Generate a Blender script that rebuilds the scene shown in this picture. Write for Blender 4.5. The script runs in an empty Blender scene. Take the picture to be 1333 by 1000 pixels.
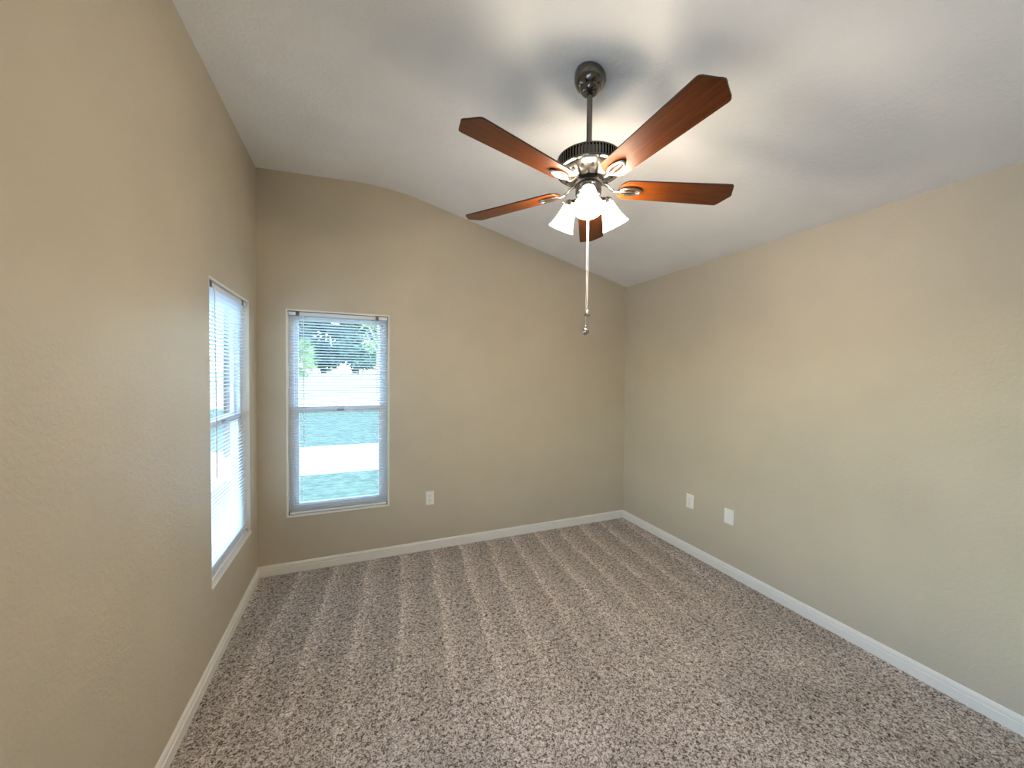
import bpy, bmesh, math, random
from mathutils import Vector, Matrix
random.seed(7)
PI = math.pi
S = bpy.context.scene
COL = S.collection

# ------------------------------------------------------------------ camera
YAW, PITCH, ROLL, FPX, EYE = 0.3901, -0.0249, 0.0102, 486.67, 1.5095
cd = bpy.data.cameras.new('camera'); cam = bpy.data.objects.new('camera', cd); COL.objects.link(cam)
cd.sensor_fit = 'HORIZONTAL'; cd.sensor_width = 36; cd.lens = FPX / 1333 * 36
cd.clip_start = 0.02; cd.clip_end = 400
fw = Vector((math.sin(YAW) * math.cos(PITCH), math.cos(YAW) * math.cos(PITCH), math.sin(PITCH)))
rt = Vector((math.cos(YAW), -math.sin(YAW), 0)); up = rt.cross(fw)
r2 = rt * math.cos(ROLL) + up * math.sin(ROLL); u2 = -rt * math.sin(ROLL) + up * math.cos(ROLL)
cam.matrix_world = Matrix(((r2.x, u2.x, -fw.x, 0), (r2.y, u2.y, -fw.y, 0), (r2.z, u2.z, -fw.z, EYE), (0, 0, 0, 1)))
S.camera = cam

# ------------------------------------------------------------------ light
LAMP = 17.0            # radiance of the lit glass shades
BULB = 410.0           # radiance of the bulbs inside them
LAMP_COL = (1.0, 0.87, 0.69)
SKY = 0.85
SUN = 2.7
w = bpy.data.worlds.new('sky'); S.world = w; w.use_nodes = True
nt = w.node_tree; nt.nodes.clear()
wo = nt.nodes.new('ShaderNodeOutputWorld'); bg = nt.nodes.new('ShaderNodeBackground')
sk = nt.nodes.new('ShaderNodeTexSky'); sk.sky_type = 'NISHITA'; sk.sun_disc = False
sk.sun_elevation = math.radians(48); sk.sun_rotation = math.radians(100); sk.air_density = 1.2; sk.dust_density = 0.6
bg.inputs['Strength'].default_value = SKY
nt.links.new(sk.outputs[0], bg.inputs[0]); nt.links.new(bg.outputs[0], wo.inputs[0])
sl = bpy.data.lights.new('sun', 'SUN'); sl.energy = SUN; sl.angle = 0.01; sl.color = (1, .96, .9)
so = bpy.data.objects.new('sun', sl); COL.objects.link(so)
so.rotation_euler = Vector((-0.60, 0.12, -0.79)).to_track_quat('-Z', 'Y').to_euler()
V = S.view_settings
V.view_transform = 'Standard'; V.look = 'None'; V.gamma = 1; V.exposure = 1.0; V.use_curve_mapping = False

# ------------------------------------------------------------------ materials
def mat(name, col, rough=.5, metal=0, spec=.5, coat=0):
    m = bpy.data.materials.new(name); m.use_nodes = True
    b = m.node_tree.nodes['Principled BSDF']
    b.inputs['Base Color'].default_value = (*col, 1); b.inputs['Roughness'].default_value = rough
    b.inputs['Metallic'].default_value = metal; b.inputs['Specular IOR Level'].default_value = spec
    b.inputs['Coat Weight'].default_value = coat
    return m
def N(m, t, **kw):
    n = m.node_tree.nodes.new(t)
    for k, v in kw.items():
        if k in n.inputs: n.inputs[k].default_value = v
        else: setattr(n, k, v)
    return n
def L(m, a, b): m.node_tree.links.new(a, b)
def B(m): return m.node_tree.nodes['Principled BSDF']
def pos(m, scale=(1, 1, 1), rot=(0, 0, 0), space='Object'):
    tc = N(m, 'ShaderNodeTexCoord'); mp = N(m, 'ShaderNodeMapping')
    mp.inputs['Scale'].default_value = scale; mp.inputs['Rotation'].default_value = rot
    L(m, tc.outputs[space], mp.inputs[0]); return mp.outputs[0]
def ramp(m, fac, stops):
    r = N(m, 'ShaderNodeValToRGB'); e = r.color_ramp.elements
    while len(e) < len(stops): e.new(.5)
    for k, (p, c) in enumerate(stops): e[k].position = p; e[k].color = (*c, 1)
    L(m, fac, r.inputs[0]); return r.outputs[0]
def bump(m, h, strength, dist, prev=None):
    b = N(m, 'ShaderNodeBump'); b.inputs['Strength'].default_value = strength; b.inputs['Distance'].default_value = dist
    L(m, h, b.inputs['Height'])
    if prev: L(m, prev, b.inputs['Normal'])
    L(m, b.outputs[0], B(m).inputs['Normal']); return b.outputs[0]
def math_n(m, op, a, b=None, clamp=False):
    n = N(m, 'ShaderNodeMath'); n.operation = op; n.use_clamp = clamp
    for i, v in enumerate((a, b)):
        if v is None: continue
        if isinstance(v, (int, float)): n.inputs[i].default_value = v
        else: L(m, v, n.inputs[i])
    return n.outputs[0]

def plaster(name, col, rough, strength, sc=55):
    m = mat(name, col, rough, spec=.35)
    p = pos(m)
    n1 = N(m, 'ShaderNodeTexNoise', Scale=sc, Detail=3.0, Roughness=.55, Distortion=.6); L(m, p, n1.inputs['Vector'])
    h = ramp(m, n1.outputs[0], [(.42, (0, 0, 0)), (.62, (1, 1, 1))])
    n2 = N(m, 'ShaderNodeTexNoise', Scale=3.0, Detail=2.0); L(m, p, n2.inputs['Vector'])
    c = ramp(m, n2.outputs[0], [(.3, tuple(x * .97 for x in col)), (.7, tuple(min(1, x * 1.03) for x in col))])
    L(m, c, B(m).inputs['Base Color'])
    bump(m, h, strength, .0016)
    return m
M = {}
M['wall'] = plaster('wall_paint', (.545, .475, .362), .5, .24)
M['ceiling'] = plaster('ceiling_paint', (.88, .865, .84), .8, .30, 40)
M['trim'] = mat('white_trim_paint', (.80, .77, .70), .35)
M['frame'] = mat('white_window_frame', (.78, .80, .82), .4)
M['vinyl'] = mat('white_blind_vinyl', (.82, .83, .84), .42)
M['cord'] = mat('white_cord', (.75, .75, .74), .8)
M['plate'] = mat('white_outlet_plastic', (.84, .81, .75), .35)
M['dark'] = mat('dark_slot', (.03, .028, .025), .6)
M['nickel'] = mat('brushed_nickel', (.30, .28, .26), .25, 1)
M['pewter'] = mat('dark_pewter', (.175, .160, .148), .17, 1)
M['chrome'] = mat('bright_nickel', (.48, .455, .42), .22, 1)
M['black'] = mat('black_vent', (.02, .018, .016), .45)
M['edge'] = mat('dark_blade_edge', (.035, .014, .007), .4)

# glass shades give off light
m = mat('lit_frosted_glass', (.9, .9, .88), .4)
B(m).inputs['Emission Color'].default_value = (*LAMP_COL, 1); B(m).inputs['Emission Strength'].default_value = LAMP
t = m.node_tree; o = t.nodes['Material Output']; mx = N(m, 'ShaderNodeMixShader'); mx.inputs[0].default_value = .50
L(m, B(m).outputs[0], mx.inputs[1]); L(m, N(m, 'ShaderNodeBsdfTransparent').outputs[0], mx.inputs[2]); L(m, mx.outputs[0], o.inputs[0])
M['shade'] = m
m = mat('lit_bulb', (.9, .9, .88), .4)
B(m).inputs['Emission Color'].default_value = (*LAMP_COL, 1); B(m).inputs['Emission Strength'].default_value = BULB
M['bulb'] = m

# window glass
m = bpy.data.materials.new('window_glass'); m.use_nodes = True; t = m.node_tree; t.nodes.clear()
o = N(m, 'ShaderNodeOutputMaterial'); mx = N(m, 'ShaderNodeMixShader'); fr = N(m, 'ShaderNodeFresnel', IOR=1.45)
tr = N(m, 'ShaderNodeBsdfTransparent'); tr.inputs[0].default_value = (.885, .955, 1, 1); gl = N(m, 'ShaderNodeBsdfGlossy', Roughness=.0)
ge = N(m, 'ShaderNodeNewGeometry'); L(m, math_n(m, 'ADD', math_n(m, 'MULTIPLY', ge.outputs['Backfacing'], 1 / 1.45 - 1.45), 1.45), fr.inputs['IOR'])
L(m, fr.outputs[0], mx.inputs[0]); L(m, tr.outputs[0], mx.inputs[1]); L(m, gl.outputs[0], mx.inputs[2]); L(m, mx.outputs[0], o.inputs[0])
M['glass'] = m

# cherry blade underside, grain along local x
m = mat('cherry_wood', (.16, .03, .003), .36, spec=.22, coat=.06)
B(m).inputs['Coat Roughness'].default_value = .2
p = pos(m, (3, 45, 45)); n1 = N(m, 'ShaderNodeTexNoise', Scale=1.6, Detail=5.0, Roughness=.6, Distortion=.4); L(m, p, n1.inputs['Vector'])
L(m, ramp(m, n1.outputs[0], [(.25, (.056, .0095, .0007)), (.5, (.092, .0200, .0014)), (.8, (.145, .039, .0032))]), B(m).inputs['Base Color'])
M['cherry'] = m

# carpet: twisted flecked pile with vacuum tracks
m = mat('flecked_carpet', (.2, .16, .13), .95, spec=.1)
p = pos(m)
nA = N(m, 'ShaderNodeTexNoise', Scale=72.0, Detail=3.0, Roughness=.6, Distortion=1.2); L(m, p, nA.inputs['Vector'])
nB = N(m, 'ShaderNodeTexNoise', Scale=165.0, Detail=2.0, Roughness=.6, Distortion=.8); L(m, p, nB.inputs['Vector'])
fl = math_n(m, 'ADD', math_n(m, 'MULTIPLY', nA.outputs[0], .62), math_n(m, 'MULTIPLY', nB.outputs[0], .38))
base = ramp(m, fl, [(.37, (.056, .043, .035)), (.45, (.245, .198, .168)), (.51, (.53, .465, .42)), (.62, (.82, .755, .70))])
# vacuum tracks: parallel strokes running to the back wall, sheen of the pile lay painted as tone
pr = pos(m, (1, 1, 1), (0, 0, .117))
sx = N(m, 'ShaderNodeSeparateXYZ'); L(m, pr, sx.inputs[0])
nw = N(m, 'ShaderNodeTexNoise', Scale=1.6, Detail=2.0); L(m, p, nw.inputs['Vector'])
u = math_n(m, 'ADD', math_n(m, 'MULTIPLY', sx.outputs[0], 4.1), math_n(m, 'MULTIPLY', nw.outputs[0], .5))
saw = math_n(m, 'FRACT', u)
tri = ramp(m, saw, [(0, (.42, .42, .42)), (.10, (.86, .86, .86)), (.32, (.60, .56, .56)), (.70, (.40, .40, .40)), (1.0, (.44, .44, .44))])
np_ = N(m, 'ShaderNodeTexNoise', Scale=2.2, Detail=3.0); L(m, p, np_.inputs['Vector'])
patch = ramp(m, np_.outputs[0], [(.35, (.38, .38, .38)), (.65, (.66, .66, .66))])
so_ = N(m, 'ShaderNodeSeparateXYZ'); L(m, p, so_.inputs[0])
msk = N(m, 'ShaderNodeMapRange'); msk.inputs[1].default_value = 1.25; msk.inputs[2].default_value = 2.3; L(m, so_.outputs[1], msk.inputs[0])
lay = N(m, 'ShaderNodeMixRGB'); L(m, msk.outputs[0], lay.inputs[0]); L(m, patch, lay.inputs[1]); L(m, tri, lay.inputs[2])
k = math_n(m, 'ADD', math_n(m, 'MULTIPLY', lay.outputs[0], .85), .55)
mm = N(m, 'ShaderNodeMixRGB'); mm.blend_type = 'MULTIPLY'; mm.inputs[0].default_value = 1
L(m, base, mm.inputs[1]); L(m, k, mm.inputs[2]); L(m, mm.outputs[0], B(m).inputs['Base Color'])
bump(m, fl, .9, .012)
M['carpet'] = m

def outdoor(name, c0, c1, sc, rough=.9):
    m = mat(name, c0, rough, spec=.1)
    n1 = N(m, 'ShaderNodeTexNoise', Scale=sc, Detail=5.0); L(m, pos(m), n1.inputs['Vector'])
    L(m, ramp(m, n1.outputs[0], [(.35, c0), (.65, c1)]), B(m).inputs['Base Color'])
    return m
M['lawn'] = outdoor('lawn_grass', (.065, .105, .07), (.12, .165, .11), 6)
M['concrete'] = outdoor('pale_concrete', (.62, .60, .57), (.72, .70, .67), 3)
M['road'] = outdoor('sunlit_road', (.50, .50, .50), (.58, .58, .57), 2)
M['leaf'] = outdoor('tree_leaves', (.06, .11, .07), (.14, .21, .12), 1.5)
M['leaf_light'] = outdoor('young_leaves', (.22, .36, .10), (.34, .48, .16), 2)
M['bark'] = outdoor('tree_bark', (.10, .075, .055), (.17, .13, .10), 9)
M['bark_pale'] = outdoor('pale_bark', (.48, .45, .40), (.62, .59, .53), 9)

# ------------------------------------------------------------------ mesh helpers
class MB:
    def __init__(s): s.v = []; s.f = []; s.mi = []
    def add(s, vs, fs, mi=0):
        o = len(s.v); s.v += [tuple(x) for x in vs]
        for f in fs: s.f.append([i + o for i in f]); s.mi.append(mi)
        return s
    def box(s, x0, x1, y0, y1, z0, z1, mi=0):
        vs = [(x, y, z) for x in (x0, x1) for y in (y0, y1) for z in (z0, z1)]
        return s.add(vs, [(0, 1, 3, 2), (4, 6, 7, 5), (0, 4, 5, 1), (2, 3, 7, 6), (0, 2, 6, 4), (1, 5, 7, 3)], mi)
    def lathe(s, prof, seg=32, mat4=None, cap=True, mi=0):
        vs = []; fs = []
        for r, z in prof:
            for k in range(seg):
                a = 2 * PI * k / seg; vs.append(Vector((r * math.cos(a), r * math.sin(a), z)))
        n = len(prof)
        for i in range(n - 1):
            for k in range(seg):
                k2 = (k + 1) % seg; fs.append((i * seg + k, i * seg + k2, (i + 1) * seg + k2, (i + 1) * seg + k))
        if cap: fs.append(list(range(seg))[::-1]); fs.append([(n - 1) * seg + k for k in range(seg)])
        if mat4: vs = [mat4 @ v for v in vs]
        return s.add(vs, fs, mi)
    def tube(s, pts, rad, seg=10, flat=1.0, closed=False, mi=0, n0=None):
        pts = [Vector(p) for p in pts]; n = len(pts); vs = []; fs = []
        rad = rad if isinstance(rad, (list, tuple)) else [rad] * n
        nrm = None
        for i in range(n):
            a = pts[(i - 1) % n] if (closed or i > 0) else pts[i]; b = pts[(i + 1) % n] if (closed or i < n - 1) else pts[i]
            t = (b - a).normalized()
            if nrm is None:
                ref = Vector(n0) if n0 else (Vector((0, 0, 1)) if abs(t.z) < .9 else Vector((1, 0, 0)))
                nrm = (ref - t * ref.dot(t)).normalized()
            else: nrm = (nrm - t * nrm.dot(t)).normalized()
            bn = t.cross(nrm)
            for k in range(seg):
                q = 2 * PI * k / seg; vs.append(pts[i] + (nrm * math.cos(q) * flat + bn * math.sin(q)) * rad[i])
        for i in range(n if closed else n - 1):
            j = (i + 1) % n
            for k in range(seg):
                k2 = (k + 1) % seg; fs.append((i * seg + k, i * seg + k2, j * seg + k2, j * seg + k))
        if not closed: fs.append(list(range(seg))[::-1]); fs.append([(n - 1) * seg + k for k in range(seg)])
        return s.add(vs, fs, mi)
    def sphere(s, c, r, seg=16, rings=10, mi=0, sz=1):
        prof = [(max(r * math.sin(PI * i / rings), r * .02), -r * sz * math.cos(PI * i / rings)) for i in range(rings + 1)]
        return s.lathe(prof, seg, Matrix.Translation(c), True, mi)
    def build(s, name, mats, parent=None, smooth=False, bevel=0, loc=None, autosmooth=None):
        me = bpy.data.meshes.new(name); me.from_pydata(s.v, [], s.f)
        for mm_ in (mats if isinstance(mats, (list, tuple)) else [mats]): me.materials.append(mm_)
        for p_, i in zip(me.polygons, s.mi): p_.material_index = i; p_.use_smooth = smooth
        bm = bmesh.new(); bm.from_mesh(me); bmesh.ops.recalc_face_normals(bm, faces=bm.faces); bm.to_mesh(me); bm.free()
        o = bpy.data.objects.new(name, me); COL.objects.link(o)
        if parent: o.parent = parent
        if loc: o.location = loc
        if bevel:
            b = o.modifiers.new('bevel', 'BEVEL'); b.width = bevel; b.segments = 2; b.limit_method = 'ANGLE'; b.angle_limit = .6
        if smooth:
            e = o.modifiers.new('edges', 'EDGE_SPLIT'); e.split_angle = math.radians(autosmooth or 38)
        return o
def empty(name, loc=(0, 0, 0)):
    o = bpy.data.objects.new(name, None); COL.objects.link(o); o.location = loc; o.empty_display_size = .1; return o
def tag(o, label, cat, group=None):
    o['label'] = label; o['category'] = cat
    if group: o['group'] = group
    return o
def struct(o): o['kind'] = 'structure'; return o

# ------------------------------------------------------------------ the room (metres; back wall at y = D)
XL, XR, D, YR = -.6796, 2.6141, 3.2078, -1.3
HL, HF, HR, XF = 2.972, 3.017, 2.44, .2266
TH = .105
LY0, LY1, LZ0, LZ1 = 2.2767, 3.0152, .412, 1.986     # left window opening
BX0, BX1, BZ0, BZ1 = -.498, .2353, .417, 1.982       # back window opening
def ceil(x):
    s0, s1 = (HF - HL) / (XF - XL), (HR - HF) / (XR - XF); q = .26; t = max(-1, min(1, (x - XF) / q))
    base = HF + (s0 if x < XF else s1) * (x - XF)
    return base - (s0 - s1) * q / 4 * (1 - abs(t)) ** 2
FOLD = [XF + .26 * k / 8 for k in range(-8, 9)]

def wall(name, cuts, holes, top, place, m):
    """Wall panel in (s, z) with openings; place(s, z, d) -> point, d = depth outwards."""
    b = MB(); cuts = sorted(set(list(cuts) + [q for h in holes for q in h[:2]]))
    for a, c in zip(cuts[:-1], cuts[1:]):
        spans = [(0, 0, top(a), top(c))]
        for (s0, s1, z0, z1) in holes:
            if a >= s0 - 1e-6 and c <= s1 + 1e-6: spans = [(0, 0, z0, z0), (z1, z1, top(a), top(c))]
        for (za, zc, zb, zd) in spans:
            for d in (0, TH): b.add([place(a, za, d), place(c, zc, d), place(c, zd, d), place(a, zb, d)], [(0, 1, 2, 3)])
            b.add([place(a, zb, 0), place(c, zd, 0), place(c, zd, TH), place(a, zb, TH)], [(0, 1, 2, 3)])
            b.add([place(a, za, 0), place(c, zc, 0), place(c, zc, TH), place(a, za, TH)], [(0, 1, 2, 3)])
    ends = [(cuts[0], 0, top(cuts[0])), (cuts[-1], 0, top(cuts[-1]))]
    for (s0, s1, z0, z1) in holes: ends += [(s0, z0, z1), (s1, z0, z1)]
    for e, za, zb in ends:
        b.add([place(e, za, 0), place(e, zb, 0), place(e, zb, TH), place(e, za, TH)], [(0, 1, 2, 3)])
    o = b.build(name, m)
    bm = bmesh.new(); bm.from_mesh(o.data); bmesh.ops.remove_doubles(bm, verts=bm.verts, dist=1e-5)
    bmesh.ops.recalc_face_normals(bm, faces=bm.faces); bm.to_mesh(o.data); bm.free()
    return struct(o)
RY0, RY1, RZ0, RZ1 = -1.10, .55, .412, 1.986          # left-wall window added out of view, sends cool daylight to the right wall
wall('wall_back', [XL, XR] + FOLD, [(BX0, BX1, BZ0, BZ1)], ceil, lambda s, z, d: (s, D + d, z), M['wall'])
wall('wall_left', [YR - TH, D + TH], [(LY0, LY1, LZ0, LZ1), (RY0, RY1, RZ0, RZ1)], lambda s: HL, lambda s, z, d: (XL - d, s, z), M['wall'])
wall('wall_right', [YR - TH, D + TH], [], lambda s: HR, lambda s, z, d: (XR + d, s, z), M['wall'])
wall('wall_rear', [XL, XR] + FOLD, [], ceil, lambda s, z, d: (s, YR - d, z), M['wall'])
b = MB(); P = [(XL - TH, ceil(XL)), (XL, ceil(XL))] + [(x, ceil(x)) for x in FOLD] + [(XR, HR), (XR + TH, HR)]
y0, y1 = YR - TH, D + TH
for (xa, za), (xb, zb) in zip(P[:-1], P[1:]):
    for dz in (0, .12): b.add([(xa, y0, za + dz), (xb, y0, zb + dz), (xb, y1, zb + dz), (xa, y1, za + dz)], [(0, 1, 2, 3)])
    for y in (y0, y1): b.add([(xa, y, za), (xb, y, zb), (xb, y, zb + .12), (xa, y, za + .12)], [(0, 1, 2, 3)])
for x, z in (P[0], P[-1]): b.add([(x, y0, z), (x, y1, z), (x, y1, z + .12), (x, y0, z + .12)], [(0, 1, 2, 3)])
o = struct(b.build('ceiling', M['ceiling'], smooth=True, autosmooth=30))
bm = bmesh.new(); bm.from_mesh(o.data); bmesh.ops.remove_doubles(bm, verts=bm.verts, dist=1e-5); bmesh.ops.recalc_face_normals(bm, faces=bm.faces); bm.to_mesh(o.data); bm.free()
struct(MB().box(XL - TH, XR + TH, YR - TH, D + TH, -.12, 0).build('floor', M['carpet']))

# baseboards: moulded profile (out from wall, height)
BP = [(0, 0), (.013, 0), (.013, .046), (.0085, .049), (.0085, .052), (.0105, .054), (.0105, .062), (.0085, .069), (.006, .0755), (.003, .0785), (0, .079)]
def baseboard(name, p0, p1, out):
    b = MB(); n = len(BP); d = (Vector(p1) - Vector(p0)).normalized(); o = Vector(out)
    vs = []
    for base, sgn in ((Vector(p0), 1), (Vector(p1), -1)):
        for q, z in BP: vs.append(base + o * q + Vector((0, 0, z)) + d * sgn * 0)
    fs = [(i, (i + 1) % n, n + (i + 1) % n, n + i) for i in range(n)] + [list(range(n)), list(range(n, 2 * n))[::-1]]
    return struct(b.add(vs, fs).build(name, M['trim'], smooth=True, autosmooth=25))
baseboard('baseboard_back', (XL, D, 0), (XR, D, 0), (0, -1, 0))
baseboard('baseboard_left', (XL, YR, 0), (XL, D - .013, 0), (1, 0, 0))
baseboard('baseboard_right', (XR, YR, 0), (XR, D - .013, 0), (-1, 0, 0))
baseboard('baseboard_rear', (XL + .013, YR, 0), (XR - .013, YR, 0), (0, 1, 0))

# ------------------------------------------------------------------ windows: local x across, y outwards, z up; origin at opening's lower left on the wall face
def window(name, wd, ht, matrix, sill=True, mull=True):
    root = struct(MB().box(0, .012, .002, .06, .012, ht - .012).box(wd - .012, wd, .002, .06, .012, ht - .012)
                  .box(0, wd, .002, .06, ht - .012, ht).build(name, M['trim']))
    s = MB().box(-.0, wd, -.006, .06, 0, .012).build('window_sill', M['trim'], root, bevel=.003)
    f = MB(); a = .036
    for x0, x1, z0, z1 in ((.012, .012 + a, .012, ht - .012), (wd - .012 - a, wd - .012, .012, ht - .012), (.012 + a, wd - .012 - a, .012, .012 + a), (.012 + a, wd - .012 - a, ht - .012 - a, ht - .012)):
        f.box(x0, x1, .045, .10, z0, z1)
    f.build('window_frame', M['frame'], root, bevel=.003)
    mid = ht * .515
    u_ = MB(); c = .024; x0, x1 = .012 + a, wd - .012 - a
    if mull:
        u_.box(x0, x1, .072, .094, mid - .018, mid + .022).box(x0, x0 + c, .072, .094, mid + .022, ht - .012 - a).box(x1 - c, x1, .072, .094, mid + .022, ht - .012 - a).box(x0 + c, x1 - c, .072, .094, ht - .036 - a, ht - .012 - a)
        u_.build('upper_sash', M['frame'], root, bevel=.002)
        l_ = MB().box(x0, x1, .048, .070, mid - .022, mid + .018).box(x0, x0 + c + .008, .048, .070, .012 + a, mid - .022).box(x1 - c - .008, x1, .048, .070, .012 + a, mid - .022).box(x0 + c + .008, x1 - c - .008, .048, .070, .012 + a, .052 + a)
        l_.build('lower_sash', M['frame'], root, bevel=.002)
        g = MB().box(x0 + c - .004, x1 - c + .004, .082, .0825, mid + .02, ht - .034 - a).build('upper_pane', M['glass'], root)
        g = MB().box(x0 + c + .004, x1 - c - .004, .059, .0595, .05 + a, mid - .02).build('lower_pane', M['glass'], root)
        MB().box(wd / 2 - .025, wd / 2 + .025, .0425, .048, mid - .010, mid + .006).build('sash_lock', M['nickel'], root, bevel=.0015)
    else:
        MB().box(x0 - .004, x1 + .004, .08, .0805, .04, ht - .04).build('window_pane', M['glass'], root)
    root.matrix_world = matrix
    return root
def blind(label, wd, ht, matrix, tilt, group='white mini blinds in the windows'):
    root = empty('window_blind'); tag(root, label, 'window blind', group)
    w0, w1 = .016, wd - .016; yc = .029; zt = ht - .0165
    MB().box(w0, w1, yc - .0125, yc + .0125, zt - .026, zt).build('headrail', M['vinyl'], root, bevel=.002)
    for x in (.075, wd - .095):
        MB().box(x - .012, x + .012, yc - .016, yc - .0125, zt - .029, zt + .0015).box(x - .012, x + .012, yc - .016, yc + .015, zt, zt + .003).build('mounting_bracket', M['nickel'], root)
    top, bot = zt - .040, .040
    n = round((top - bot) / .0213); sp = (top - bot) / n
    sl = MB(); ct, st = math.cos(tilt), math.sin(tilt); K = 4
    for i in range(n + 1):
        z = bot + sp * i; o = len(sl.v)
        vs = []
        for x in (w0 + .003, w1 - .003):
            for k in range(K + 1):
                t = k / K * 2 - 1; a = t * .0125; h = .0016 * (1 - t * t)
                vs.append((x, yc + a * ct - h * st, z + a * st + h * ct))
        for x in (w0 + .003, w1 - .003):
            for k in range(K + 1):
                t = k / K * 2 - 1; a = t * .0125; h = .0016 * (1 - t * t) - .0003
                vs.append((x, yc + a * ct - h * st, z + a * st + h * ct))
        q = K + 1
        fs = []
        for k in range(K): fs += [(k, k + 1, q + k + 1, q + k), (2 * q + k, 3 * q + k, 3 * q + k + 1, 2 * q + k + 1)]
        fs += [(0, q, 3 * q, 2 * q), (K, 2 * q + K, 3 * q + K, q + K)]
        sl.add(vs, fs)
    sl.build('slats', M['vinyl'], root)
    MB().box(w0 + .002, w1 - .002, yc - .012, yc + .012, .0165, .030).build('bottom_rail', M['vinyl'], root, bevel=.003)
    for x in (.10, wd - .10):
        cb = MB()
        for dy in (-.0132, .0132): cb.tube([(x, yc + dy, .028), (x, yc + dy, zt - .02)], .0007, 5)
        cb.build('ladder_cord', M['cord'], root)
    wn = MB().tube([(.115, yc - .018, zt - .02), (.117, yc - .021, zt - .60), (.118, yc - .021, zt - 1.02)], .0032, 6); wn.build('tilt_wand', M['vinyl'], root)
    for x in (.016, wd - .016): MB().box(x - .003, x + .003, yc - .013, yc + .006, .0125, .034).build('hold_down_bracket', M['nickel'], root)
    root.matrix_world = matrix
    return root
Wb, Hb = BX1 - BX0, BZ1 - BZ0
Wl, Hl = LY1 - LY0, LZ1 - LZ0
MXB = Matrix.Translation((BX0, D, BZ0))
MXL = Matrix(((0, -1, 0, XL), (1, 0, 0, LY0), (0, 0, 1, LZ0), (0, 0, 0, 1)))
window('window_1', Wb, Hb, MXB); window('window_2', Wl, Hl, MXL)
window('added_daylight_window', RY1 - RY0, RZ1 - RZ0, Matrix(((0, -1, 0, XL), (1, 0, 0, RY0), (0, 0, 1, RZ0), (0, 0, 0, 1))), mull=False)
blind('white mini blind with open slats in the back wall window', Wb, Hb, MXB, math.radians(-19))
blind('white mini blind seen edge-on in the left wall window by the corner', Wl, Hl, MXL, math.radians(-19))

# ------------------------------------------------------------------ wall plates: local x right, z up, -y out of wall; origin at plate centre on wall
def rrect(w_, h_, r, n=5):
    pts = []
    for cx, cz, a0 in ((w_ / 2 - r, h_ / 2 - r, 0), (-w_ / 2 + r, h_ / 2 - r, 90), (-w_ / 2 + r, -h_ / 2 + r, 180), (w_ / 2 - r, -h_ / 2 + r, 270)):
        for i in range(n + 1):
            a = math.radians(a0 + 90 * i / n); pts.append((cx + r * math.cos(a), cz + r * math.sin(a)))
    return pts
def slab(b, pts, yb, yf, inset, c=(0, 0), mi=0):
    n = len(pts); k = .5
    sx_ = 1 - 2 * inset / (max(p[0] for p in pts) - min(p[0] for p in pts)); sz_ = 1 - 2 * inset / (max(p[1] for p in pts) - min(p[1] for p in pts))
    vs = [(c[0] + x, yb, c[1] + z) for x, z in pts] + [(c[0] + x, yf + (yb - yf) * k, c[1] + z) for x, z in pts] + [(c[0] + x * sx_, yf, c[1] + z * sz_) for x, z in pts]
    fs = [list(range(n))] + [(i, (i + 1) % n, n + (i + 1) % n, n + i) for i in range(n)] + [(n + i, n + (i + 1) % n, 2 * n + (i + 1) % n, 2 * n + i) for i in range(n)] + [list(range(2 * n, 3 * n))]
    return b.add(vs, fs, mi)
def outlet(label, matrix, kind):
    nm = 'blank_wall_plate' if kind == 'blank' else 'power_outlet'
    root = empty(nm); tag(root, label, 'wall plate' if kind == 'blank' else 'outlet', None if kind == 'blank' else 'outlets low on the walls')
    if kind == 'blank':
        slab(MB(), rrect(.077, .113, .004), 0, -.007, .003).build('cover_plate', M['plate'], root)
        for z in (.042, -.042): MB().lathe([(.0032, 0), (.0032, .0012)], 10, Matrix.Translation((0, -.0068, z)) @ Matrix.Rotation(PI / 2, 4, 'X')).build('plate_screw', M['plate'], root)
    else:
        slab(MB(), rrect(.071, .117, .004), 0, -.006, .003).build('cover_plate', M['plate'], root)
        if kind == 'duplex':
            for zc in (.0195, -.0195):
                r = slab(MB(), rrect(.034, .029, .010), -.0058, -.0085, .001, (0, zc)).build('receptacle', M['plate'], root)
                MB().box(-.0075, -.0055, -.0088, -.0080, zc - .001, zc + .008).box(.0055, .0075, -.0088, -.0080, zc, zc + .008).box(-.002, .002, -.0088, -.0080, zc - .010, zc - .006).build('slot', M['dark'], r)
        else:
            r = slab(MB(), rrect(.035, .069, .003), -.0058, -.0078, .001).build('receptacle', M['plate'], root)
            b = MB()
            for zc in (.018, -.018): b.box(-.0075, -.0055, -.0081, -.0074, zc - .001, zc + .008).box(.0055, .0075, -.0081, -.0074, zc, zc + .008).box(-.002, .002, -.0081, -.0074, zc - .010, zc - .006)
            b.build('slot', M['dark'], r)
    root.matrix_world = matrix
MR = lambda y, z: Matrix(((0, 1, 0, XR), (-1, 0, 0, y), (0, 0, 1, z), (0, 0, 0, 1)))
outlet('white power outlet on the back wall below and right of the window', Matrix.Translation((.5674, D, .4455)), 'duplex')
outlet('white power outlet on the right wall nearest the far corner', MR(2.3426, .4475), 'decor')
outlet('smooth white blank cover plate on the right wall above the baseboard', MR(1.9785, .445), 'blank')

# ------------------------------------------------------------------ ceiling fan
FX, FY = .9504, 1.4375
fan = empty('ceiling_fan', (FX, FY, 0)); tag(fan, 'five-blade cherry wood ceiling fan with three lit glass shades', 'ceiling fan')
zc = ceil(FX); slope = math.atan2(HR - HF, XR - XF)
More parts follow.
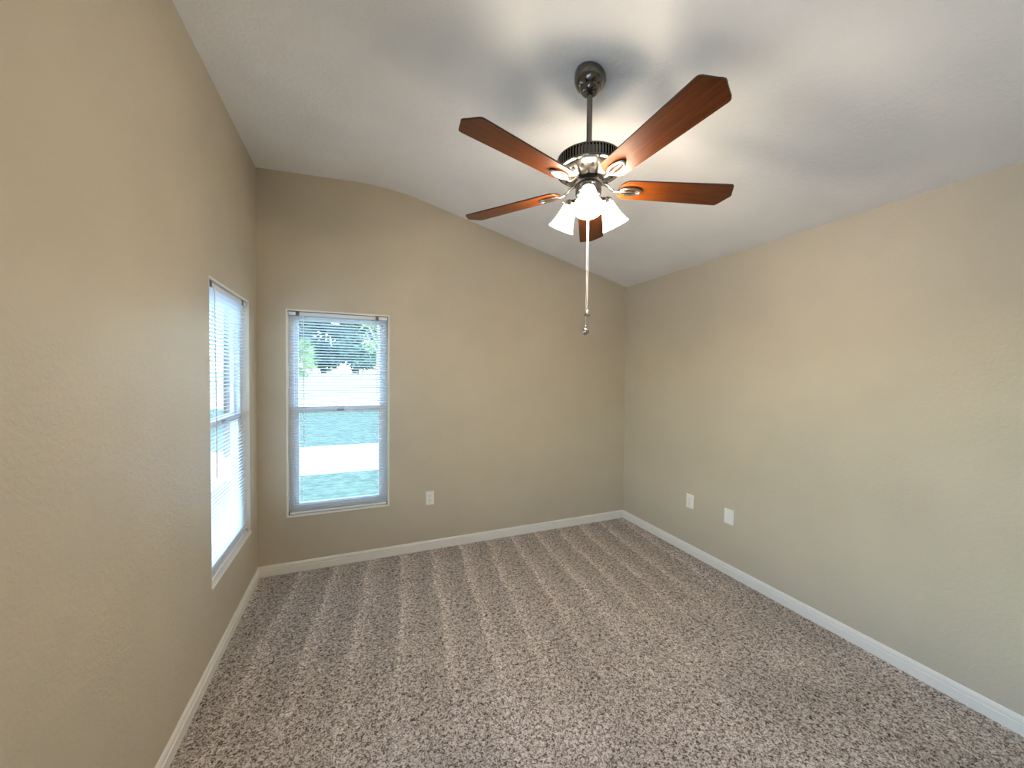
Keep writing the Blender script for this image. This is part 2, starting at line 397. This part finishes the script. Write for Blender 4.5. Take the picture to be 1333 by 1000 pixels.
# canopy follows the slope at its top and hangs straight below
b = MB(); seg = 40; prof = [(.060, 0), (.066, -.002), (.069, -.012), (.0695, -.028), (.0665, -.046), (.0595, -.062), (.0500, -.074), (.0440, -.0785), (.0432, -.0815), (.0420, -.086), (.0375, -.096), (.0300, -.104), (.0220, -.108)]; prof = [(r_, z_ * .80) for r_, z_ in prof]
vs = []; n = len(prof)
for i, (r, z) in enumerate(prof):
    k = max(0, 1 - (-z) / .05)
    for j in range(seg):
        a = 2 * PI * j / seg; x = r * math.cos(a)
        vs.append((x, r * math.sin(a), zc + z + k * math.tan(slope) * x))
fs = [(i * seg + j, i * seg + (j + 1) % seg, (i + 1) * seg + (j + 1) % seg, (i + 1) * seg + j) for i in range(n - 1) for j in range(seg)] + [list(range(seg)), [(n - 1) * seg + j for j in range(seg)]]
cn = b.add(vs, fs).build('canopy', M['pewter'], fan, smooth=True)
for a in (.9, 2.5, 4.1, 5.7): MB().sphere((.0655 * math.cos(a), .0655 * math.sin(a), zc - .030 + math.tan(slope) * .03 * math.cos(a)), .004, 8, 6).build('canopy_screw', M['black'], cn, smooth=True)
MB().lathe([(.0125, 2.46), (.0125, zc - .08)], 20).build('downrod', M['pewter'], fan, smooth=True)
MB().lathe([(.030, 2.470), (.030, 2.482), (.024, 2.492), (.022, 2.515), (.015, 2.520)], 28).build('rod_collar', M['pewter'], fan, smooth=True)
# motor: finned band on a shallow dish
motor = MB().lathe([(.02, 2.478), (.090, 2.478), (.118, 2.474), (.132, 2.470), (.1325, 2.418), (.132, 2.412), (.10, 2.412), (.02, 2.412)], 56).build('motor_housing', M['pewter'], fan, smooth=True)
nf = 64; seg = nf * 4; zs = (2.464, 2.421); vs = [(rr * math.cos(2 * PI * (j + .5 * (j % 2)) / seg), rr * math.sin(2 * PI * (j + .5 * (j % 2)) / seg), z) for z in zs for j in range(seg) for rr in ((.1405 if j % 4 < 2 else .1335),)]
MB().add(vs, [(j, (j + 1) % seg, seg + (j + 1) % seg, seg + j) for j in range(seg)]).build('cooling_fins', M['pewter'], motor)
MB().lathe([(.130, 2.471), (.1405, 2.469), (.1415, 2.466), (.1405, 2.463), (.130, 2.462)], 56, cap=False).lathe([(.130, 2.424), (.1405, 2.422), (.1425, 2.418), (.1405, 2.413), (.130, 2.411)], 56, cap=False).build('motor_band', M['pewter'], motor, smooth=True)
dish = MB().lathe([(.132, 2.4125), (.128, 2.408), (.112, 2.399), (.090, 2.390), (.073, 2.385), (.066, 2.379), (.02, 2.379)], 56).build('motor_dish', M['nickel'], fan, smooth=True)
for i in range(15):
    a = 2 * PI * i / 15 + .1
    MB().add([Matrix.Rotation(a, 4, 'Z') @ Vector((.100 + .011 * math.cos(t), .0075 * math.sin(t), z)) for z in (2.3985, 2.3915) for t in [k * PI / 5 for k in range(10)]],
          [list(range(10)), list(range(10, 20))] + [(k, (k + 1) % 10, 10 + (k + 1) % 10, 10 + k) for k in range(10)]).build('vent_hole', M['black'], dish)
hub = MB().lathe([(.02, 2.380), (.061, 2.380), (.063, 2.377), (.063, 2.362), (.058, 2.358), (.02, 2.358)], 40).build('hub', M['black'], fan, smooth=True)
# fluted switch housing
prof = [(.048, 2.360), (.054, 2.357), (.055, 2.350), (.055, 2.318), (.052, 2.311), (.046, 2.305), (.03, 2.303)]
seg = 96; vs = []; n = len(prof)
for i, (r, z) in enumerate(prof):
    for j in range(seg):
        a = 2 * PI * j / seg; rr = r * (1 + (.035 * math.cos(a * 24) if 1 < i < 5 else 0)); vs.append((rr * math.cos(a), rr * math.sin(a), z))
fs = [(i * seg + j, i * seg + (j + 1) % seg, (i + 1) * seg + (j + 1) % seg, (i + 1) * seg + j) for i in range(n - 1) for j in range(seg)] + [list(range(seg)), [(n - 1) * seg + j for j in range(seg)]]
MB().add(vs, fs).build('switch_housing', M['nickel'], fan, smooth=True)
MB().lathe([(.02, 2.306), (.050, 2.305), (.052, 2.296), (.048, 2.280), (.036, 2.266), (.020, 2.258), (.010, 2.255), (.009, 2.247), (.012, 2.241), (.008, 2.234), (.003, 2.231)], 36).build('light_fitter', M['nickel'], fan, smooth=True)

# blades
RT, RA, RR, WT, WR = .640, .672, .138, .1418, .116
BT = .006
half = []
for i in range(9):                                       # rounded root
    a = PI / 2 * i / 8; half.append((RR + .045 * (1 - math.cos(a)) * 1.0, WR / 2 * math.sin(a) ** .8))
for i in range(1, 8): t = i / 8; half.append((RR + .045 + (RT - .012 - RR - .045) * t, WR / 2 + (WT / 2 - WR / 2) * t))
half += [(RT - .010, WT / 2 - .0002), (RT - .002, WT / 2 - .003), (RT + .004, WT / 2 - .010), (RA - .008, .018), (RA - .003, .010), (RA, 0)]
outline = half + [(x, -y) for x, y in half[-2:0:-1]]
bb = MB(); n = len(outline)
vs = [(x, y, -BT / 2) for x, y in outline] + [(x, y, BT / 2) for x, y in outline]
bb.add(vs, [list(range(n))], 0); bb.add([], []); bb.f.append(list(range(n, 2 * n))); bb.mi.append(1)
for i in range(n): bb.f.append([i, (i + 1) % n, n + (i + 1) % n, n + i]); bb.mi.append(1)
blade0 = bb.build('blade', [M['cherry'], M['edge']], fan)
# bracket: curved arm, oval loop with rib on the underside of the blade
ir = MB()
oc, oa, ob_, zz = .192, .046, .0215, -.0085
ir.tube([(oc + oa * math.cos(t), ob_ * math.sin(t), zz) for t in [k * 2 * PI / 28 for k in range(28)]], .0062, 8, .75, True)
ir.tube([(oc - oa, 0, zz), (oc - .02, 0, zz - .001), (oc + .02, 0, zz - .001), (oc + oa - .006, 0, zz)], [.006, .0052, .0045, .004], 8, .8)
for x in (oc - .026, oc + .026): ir.sphere((x, 0, zz + .001), .0055, 10, 6)
loop_ir = ir
PT = math.radians(-10.70); PH = math.radians(270.54); ZB = 2.3469
blades = []
for k in range(5):
    a = PH + k * 2 * PI / 5
    mt = Matrix.Translation((0, 0, ZB)) @ Matrix.Rotation(a, 4, 'Z') @ Matrix.Rotation(PT, 4, 'X')
    o = blade0 if k == 0 else blade0.copy()
    if k: COL.objects.link(o); o.parent = fan
    o.matrix_local = mt
    br = MB(); br.add(loop_ir.v, loop_ir.f)
    mi_ = mt.inverted(); az = Matrix.Rotation(a, 4, 'Z')
    pts = [mi_ @ (az @ Vector(q)) for q in ((.056, 0, 2.368), (.076, 0, 2.366), (.094, 0, 2.356), (.110, 0, 2.343))] + [Vector((.126, 0, zz)), Vector((oc - oa, 0, zz))]
    # smooth the arm
    sm = []
    for i in range(len(pts) - 1):
        p0 = pts[max(i - 1, 0)]; p1 = pts[i]; p2 = pts[i + 1]; p3 = pts[min(i + 2, len(pts) - 1)]
        for j in range(4):
            t = j / 4; sm.append(.5 * ((2 * p1) + (p2 - p0) * t + (2 * p0 - 5 * p1 + 4 * p2 - p3) * t * t + (3 * p1 - p0 - 3 * p2 + p3) * t ** 3))
    sm.append(pts[-1])
    br.tube(sm, [.0085 - .003 * i / len(sm) for i in range(len(sm))], 10, .8)
    q = br.build('blade_bracket', M['chrome'], fan, smooth=True); q.matrix_local = mt

# light kit
AZ0 = math.atan2(-FY, -FX); TIL = math.radians(28)
R0, Z0 = .0915, 2.2965
sp = [(.024, .000), (.027, .004), (.030, .012), (.0335, .028), (.0375, .046), (.042, .064), (.048, .084), (.054, .099), (.0610, .112)]
shade_b = MB().lathe([(r, -z) for r, z in sp] + [(r - .003, -z) for r, z in sp[::-1]], 40, None, False)
shade0 = None
for k in range(3):
    a = AZ0 + k * 2 * PI / 3
    # local -z of the shade points down and outwards
    mt = Matrix.Translation((R0 * math.cos(a), R0 * math.sin(a), Z0)) @ Matrix.Rotation(a, 4, 'Z') @ Matrix.Rotation(-TIL, 4, 'Y')
    arm = MB(); az = Matrix.Rotation(a, 4, 'Z')
    end = Vector((R0 - .020 * math.sin(TIL), 0, Z0 + .020 * math.cos(TIL)))
    arm.tube([az @ Vector(v) for v in ((.044, 0, 2.292), (.056, 0, 2.300), (.066, 0, 2.312), (end.x - .004, 0, end.z - .004), end)], .007, 10)
    ar = arm.build('light_arm', M['nickel'], fan, smooth=True)
    so_cup = MB().lathe([(.008, .022), (.018, .020), (.0285, .010), (.0295, -.006), (.0235, -.007)], 24); c_ = so_cup.build('socket_cup', M['nickel'], fan, smooth=True); c_.matrix_local = mt
    for j in range(3):
        th = MB(); t = j * 2 * PI / 3 + .5; th.tube([(.028 * math.cos(t), .028 * math.sin(t), .002), (.036 * math.cos(t), .036 * math.sin(t), .002)], .0022, 6); th.sphere((.037 * math.cos(t), .037 * math.sin(t), .002), .0042, 8, 6)
        th.build('thumb_screw', M['nickel'], c_, smooth=True)
    if shade0 is None: s_ = shade0 = shade_b.build('light_shade', M['shade'], fan, smooth=True)
    else: s_ = shade0.copy(); COL.objects.link(s_); s_.parent = fan
    s_.matrix_local = mt
    bl = MB().lathe([(.010, -.008), (.012, -.020), (.014, -.032), (.022, -.050), (.025, -.066), (.022, -.080), (.013, -.090), (.003, -.094)], 20).build('bulb', M['bulb'], s_, smooth=True)

# pull chains (beaded) from the fitter to their fobs
cx = Vector((-FX, -FY, 0)).normalized(); cy = Vector((-cx.y, cx.x, 0))
def chain(off, z1, fob):
    p = cx * off[0] + cy * off[1]
    c = MB().tube([(p.x, p.y, 2.275), (p.x, p.y, z1 + .02)], .0012, 6)
    z = 2.25
    while z > z1 + .02: c.sphere((p.x, p.y, z), .0020, 6, 4); z -= .0075
    o = c.build('pull_chain', M['cord'], fan, smooth=True)
    if fob == 'ball': MB().sphere((p.x, p.y, z1), .0155, 18, 12).lathe([(.004, z1 + .013), (.004, z1 + .024), (.002, z1 + .026)], 10, Matrix.Translation((p.x, p.y, 0))).build('chain_fob', M['chrome'], o, smooth=True)
    else: MB().lathe([(.002, z1 + .022), (.005, z1 + .018), (.010, z1 + .008), (.0135, z1), (.0135, z1 - .004), (.010, z1 - .006)], 18, Matrix.Translation((p.x, p.y, 0))).build('chain_fob', M['chrome'], o, smooth=True)
chain((.030, -.003), 1.704, 'ball'); chain((.030, .003), 1.778, 'bell')

# ------------------------------------------------------------------ outdoors, seen through the blinds
G = -.20
struct(MB().add([(-90, -60, G), (90, -60, G), (90, 120, G), (-90, 120, G)], [(0, 1, 2, 3)]).build('lawn', M['lawn']))
struct(MB().box(-60, 60, 7.0, 9.6, G - .05, G + .015).build('sidewalk', M['concrete']))
struct(MB().box(-9, -1.9, -9, 6.9, G - .05, G + .02).build('bounce_slab', M['concrete']))  # pale paving added beside the house to bounce daylight up to the ceiling
SL = .066                                             # the paved lot climbs away from the house to a grassy rise
def gz(y): return G + max(0, min(25, y - 21)) * SL
b = MB().add([(-80, 20.8, G - .2), (80, 20.8, G - .2), (80, 46, G - .2), (-80, 46, G - .2), (-80, 20.8, G + .01), (80, 20.8, G + .01), (80, 46, gz(46)), (-80, 46, gz(46))],
             [(0, 1, 2, 3), (4, 5, 6, 7), (0, 1, 5, 4), (1, 2, 6, 5), (2, 3, 7, 6), (3, 0, 4, 7)])
struct(b.build('street', M['road']))
struct(MB().box(-90, 90, 46, 119, G - .2, gz(46)).build('grass_rise', M['lawn']))
def tree(label, x, y, h, cr, n, lm, bark, trunk_r, fork=None, base=.35, group='trees seen through the windows', leaf=.16):
    root = empty('tree', (x, y, gz(y))); tag(root, label, 'tree', group)
    t = MB(); th = h * base
    t.tube([(0, 0, 0), (.05 * trunk_r, .03, th * .5), (.1 * trunk_r, 0, th), (.2 * trunk_r, 0, h * .72)], [trunk_r * 1.25, trunk_r, trunk_r * .85, trunk_r * .25], 10)
    for k in range(6):
        a = k * 2.4 + x; zz_ = th * (.85 + .12 * k); q = cr * (.45 + .05 * k)
        t.tube([(0.05, 0, zz_), (q * .45 * math.cos(a), q * .45 * math.sin(a), zz_ + cr * .35), (q * math.cos(a), q * math.sin(a), zz_ + cr * .75)], [trunk_r * .5, trunk_r * .35, trunk_r * .12], 7)
    t.build('trunk', bark, root, smooth=True)
    f = MB(); rnd = random.Random(int(x * 31 + y * 17))
    cl = []
    for _ in range(44):
        a = rnd.uniform(0, 2 * PI); r = cr * math.sqrt(rnd.random()) * .8; z = th + (h - th) * rnd.random()
        k = math.sin(PI * min(1, max(0.12, (z - th * .7) / (h - th * .7)))) ** .6
        cl.append(Vector((r * math.cos(a) * k, r * math.sin(a) * k, z)))
    for i in range(n):
        c = rnd.choice(cl); d = Vector((rnd.gauss(0, 1), rnd.gauss(0, 1), rnd.gauss(0, .75))) * cr * .17; p = c + d
        e1 = Vector((rnd.gauss(0, 1), rnd.gauss(0, 1), rnd.gauss(0, .6))).normalized(); e2 = e1.cross(Vector((rnd.gauss(0, 1), rnd.gauss(0, 1), rnd.gauss(0, 1)))).normalized()
        s = leaf * rnd.uniform(.6, 1.3)
        f.add([p - e1 * s, p + e2 * s * .4, p + e1 * s, p - e2 * s * .4], [(0, 1, 2, 3)])
    f.build('foliage', lm, root)
    return root
for lb, x, y, h, cr in (('dense green tree across the street at the left of the back window', -7.6, 48, 12.5, 3.3), ('dense green tree across the street in the middle of the back window', -.3, 50, 12, 3.3),
                        ('taller tree behind the gap left of the middle tree in the back window', -4.6, 60, 15, 4.0),
                        ('taller tree behind the gap right of the middle tree in the back window', 4.4, 61, 14, 4.0)):
    tree(lb, x, y, h, cr, 11000, M['leaf'], M['bark'], .35, base=.10, leaf=.42)
tree('bright yellow-green young tree left of centre in the back window', -3.6, 30, 3.4, .9, 1600, M['leaf_light'], M['bark_pale'], .08, base=.25, leaf=.12)
tree('pale-trunked forked tree at the right edge of the back window', 1.25, 26, 6.2, 2.0, 1100, M['leaf_light'], M['bark_pale'], .18, base=.42, leaf=.13)
tree('slim dark-trunked tree outside the left wall window', -2.40, 9.0, 9.5, 1.6, 2600, M['leaf'], M['bark'], .065, base=.72, leaf=.12)
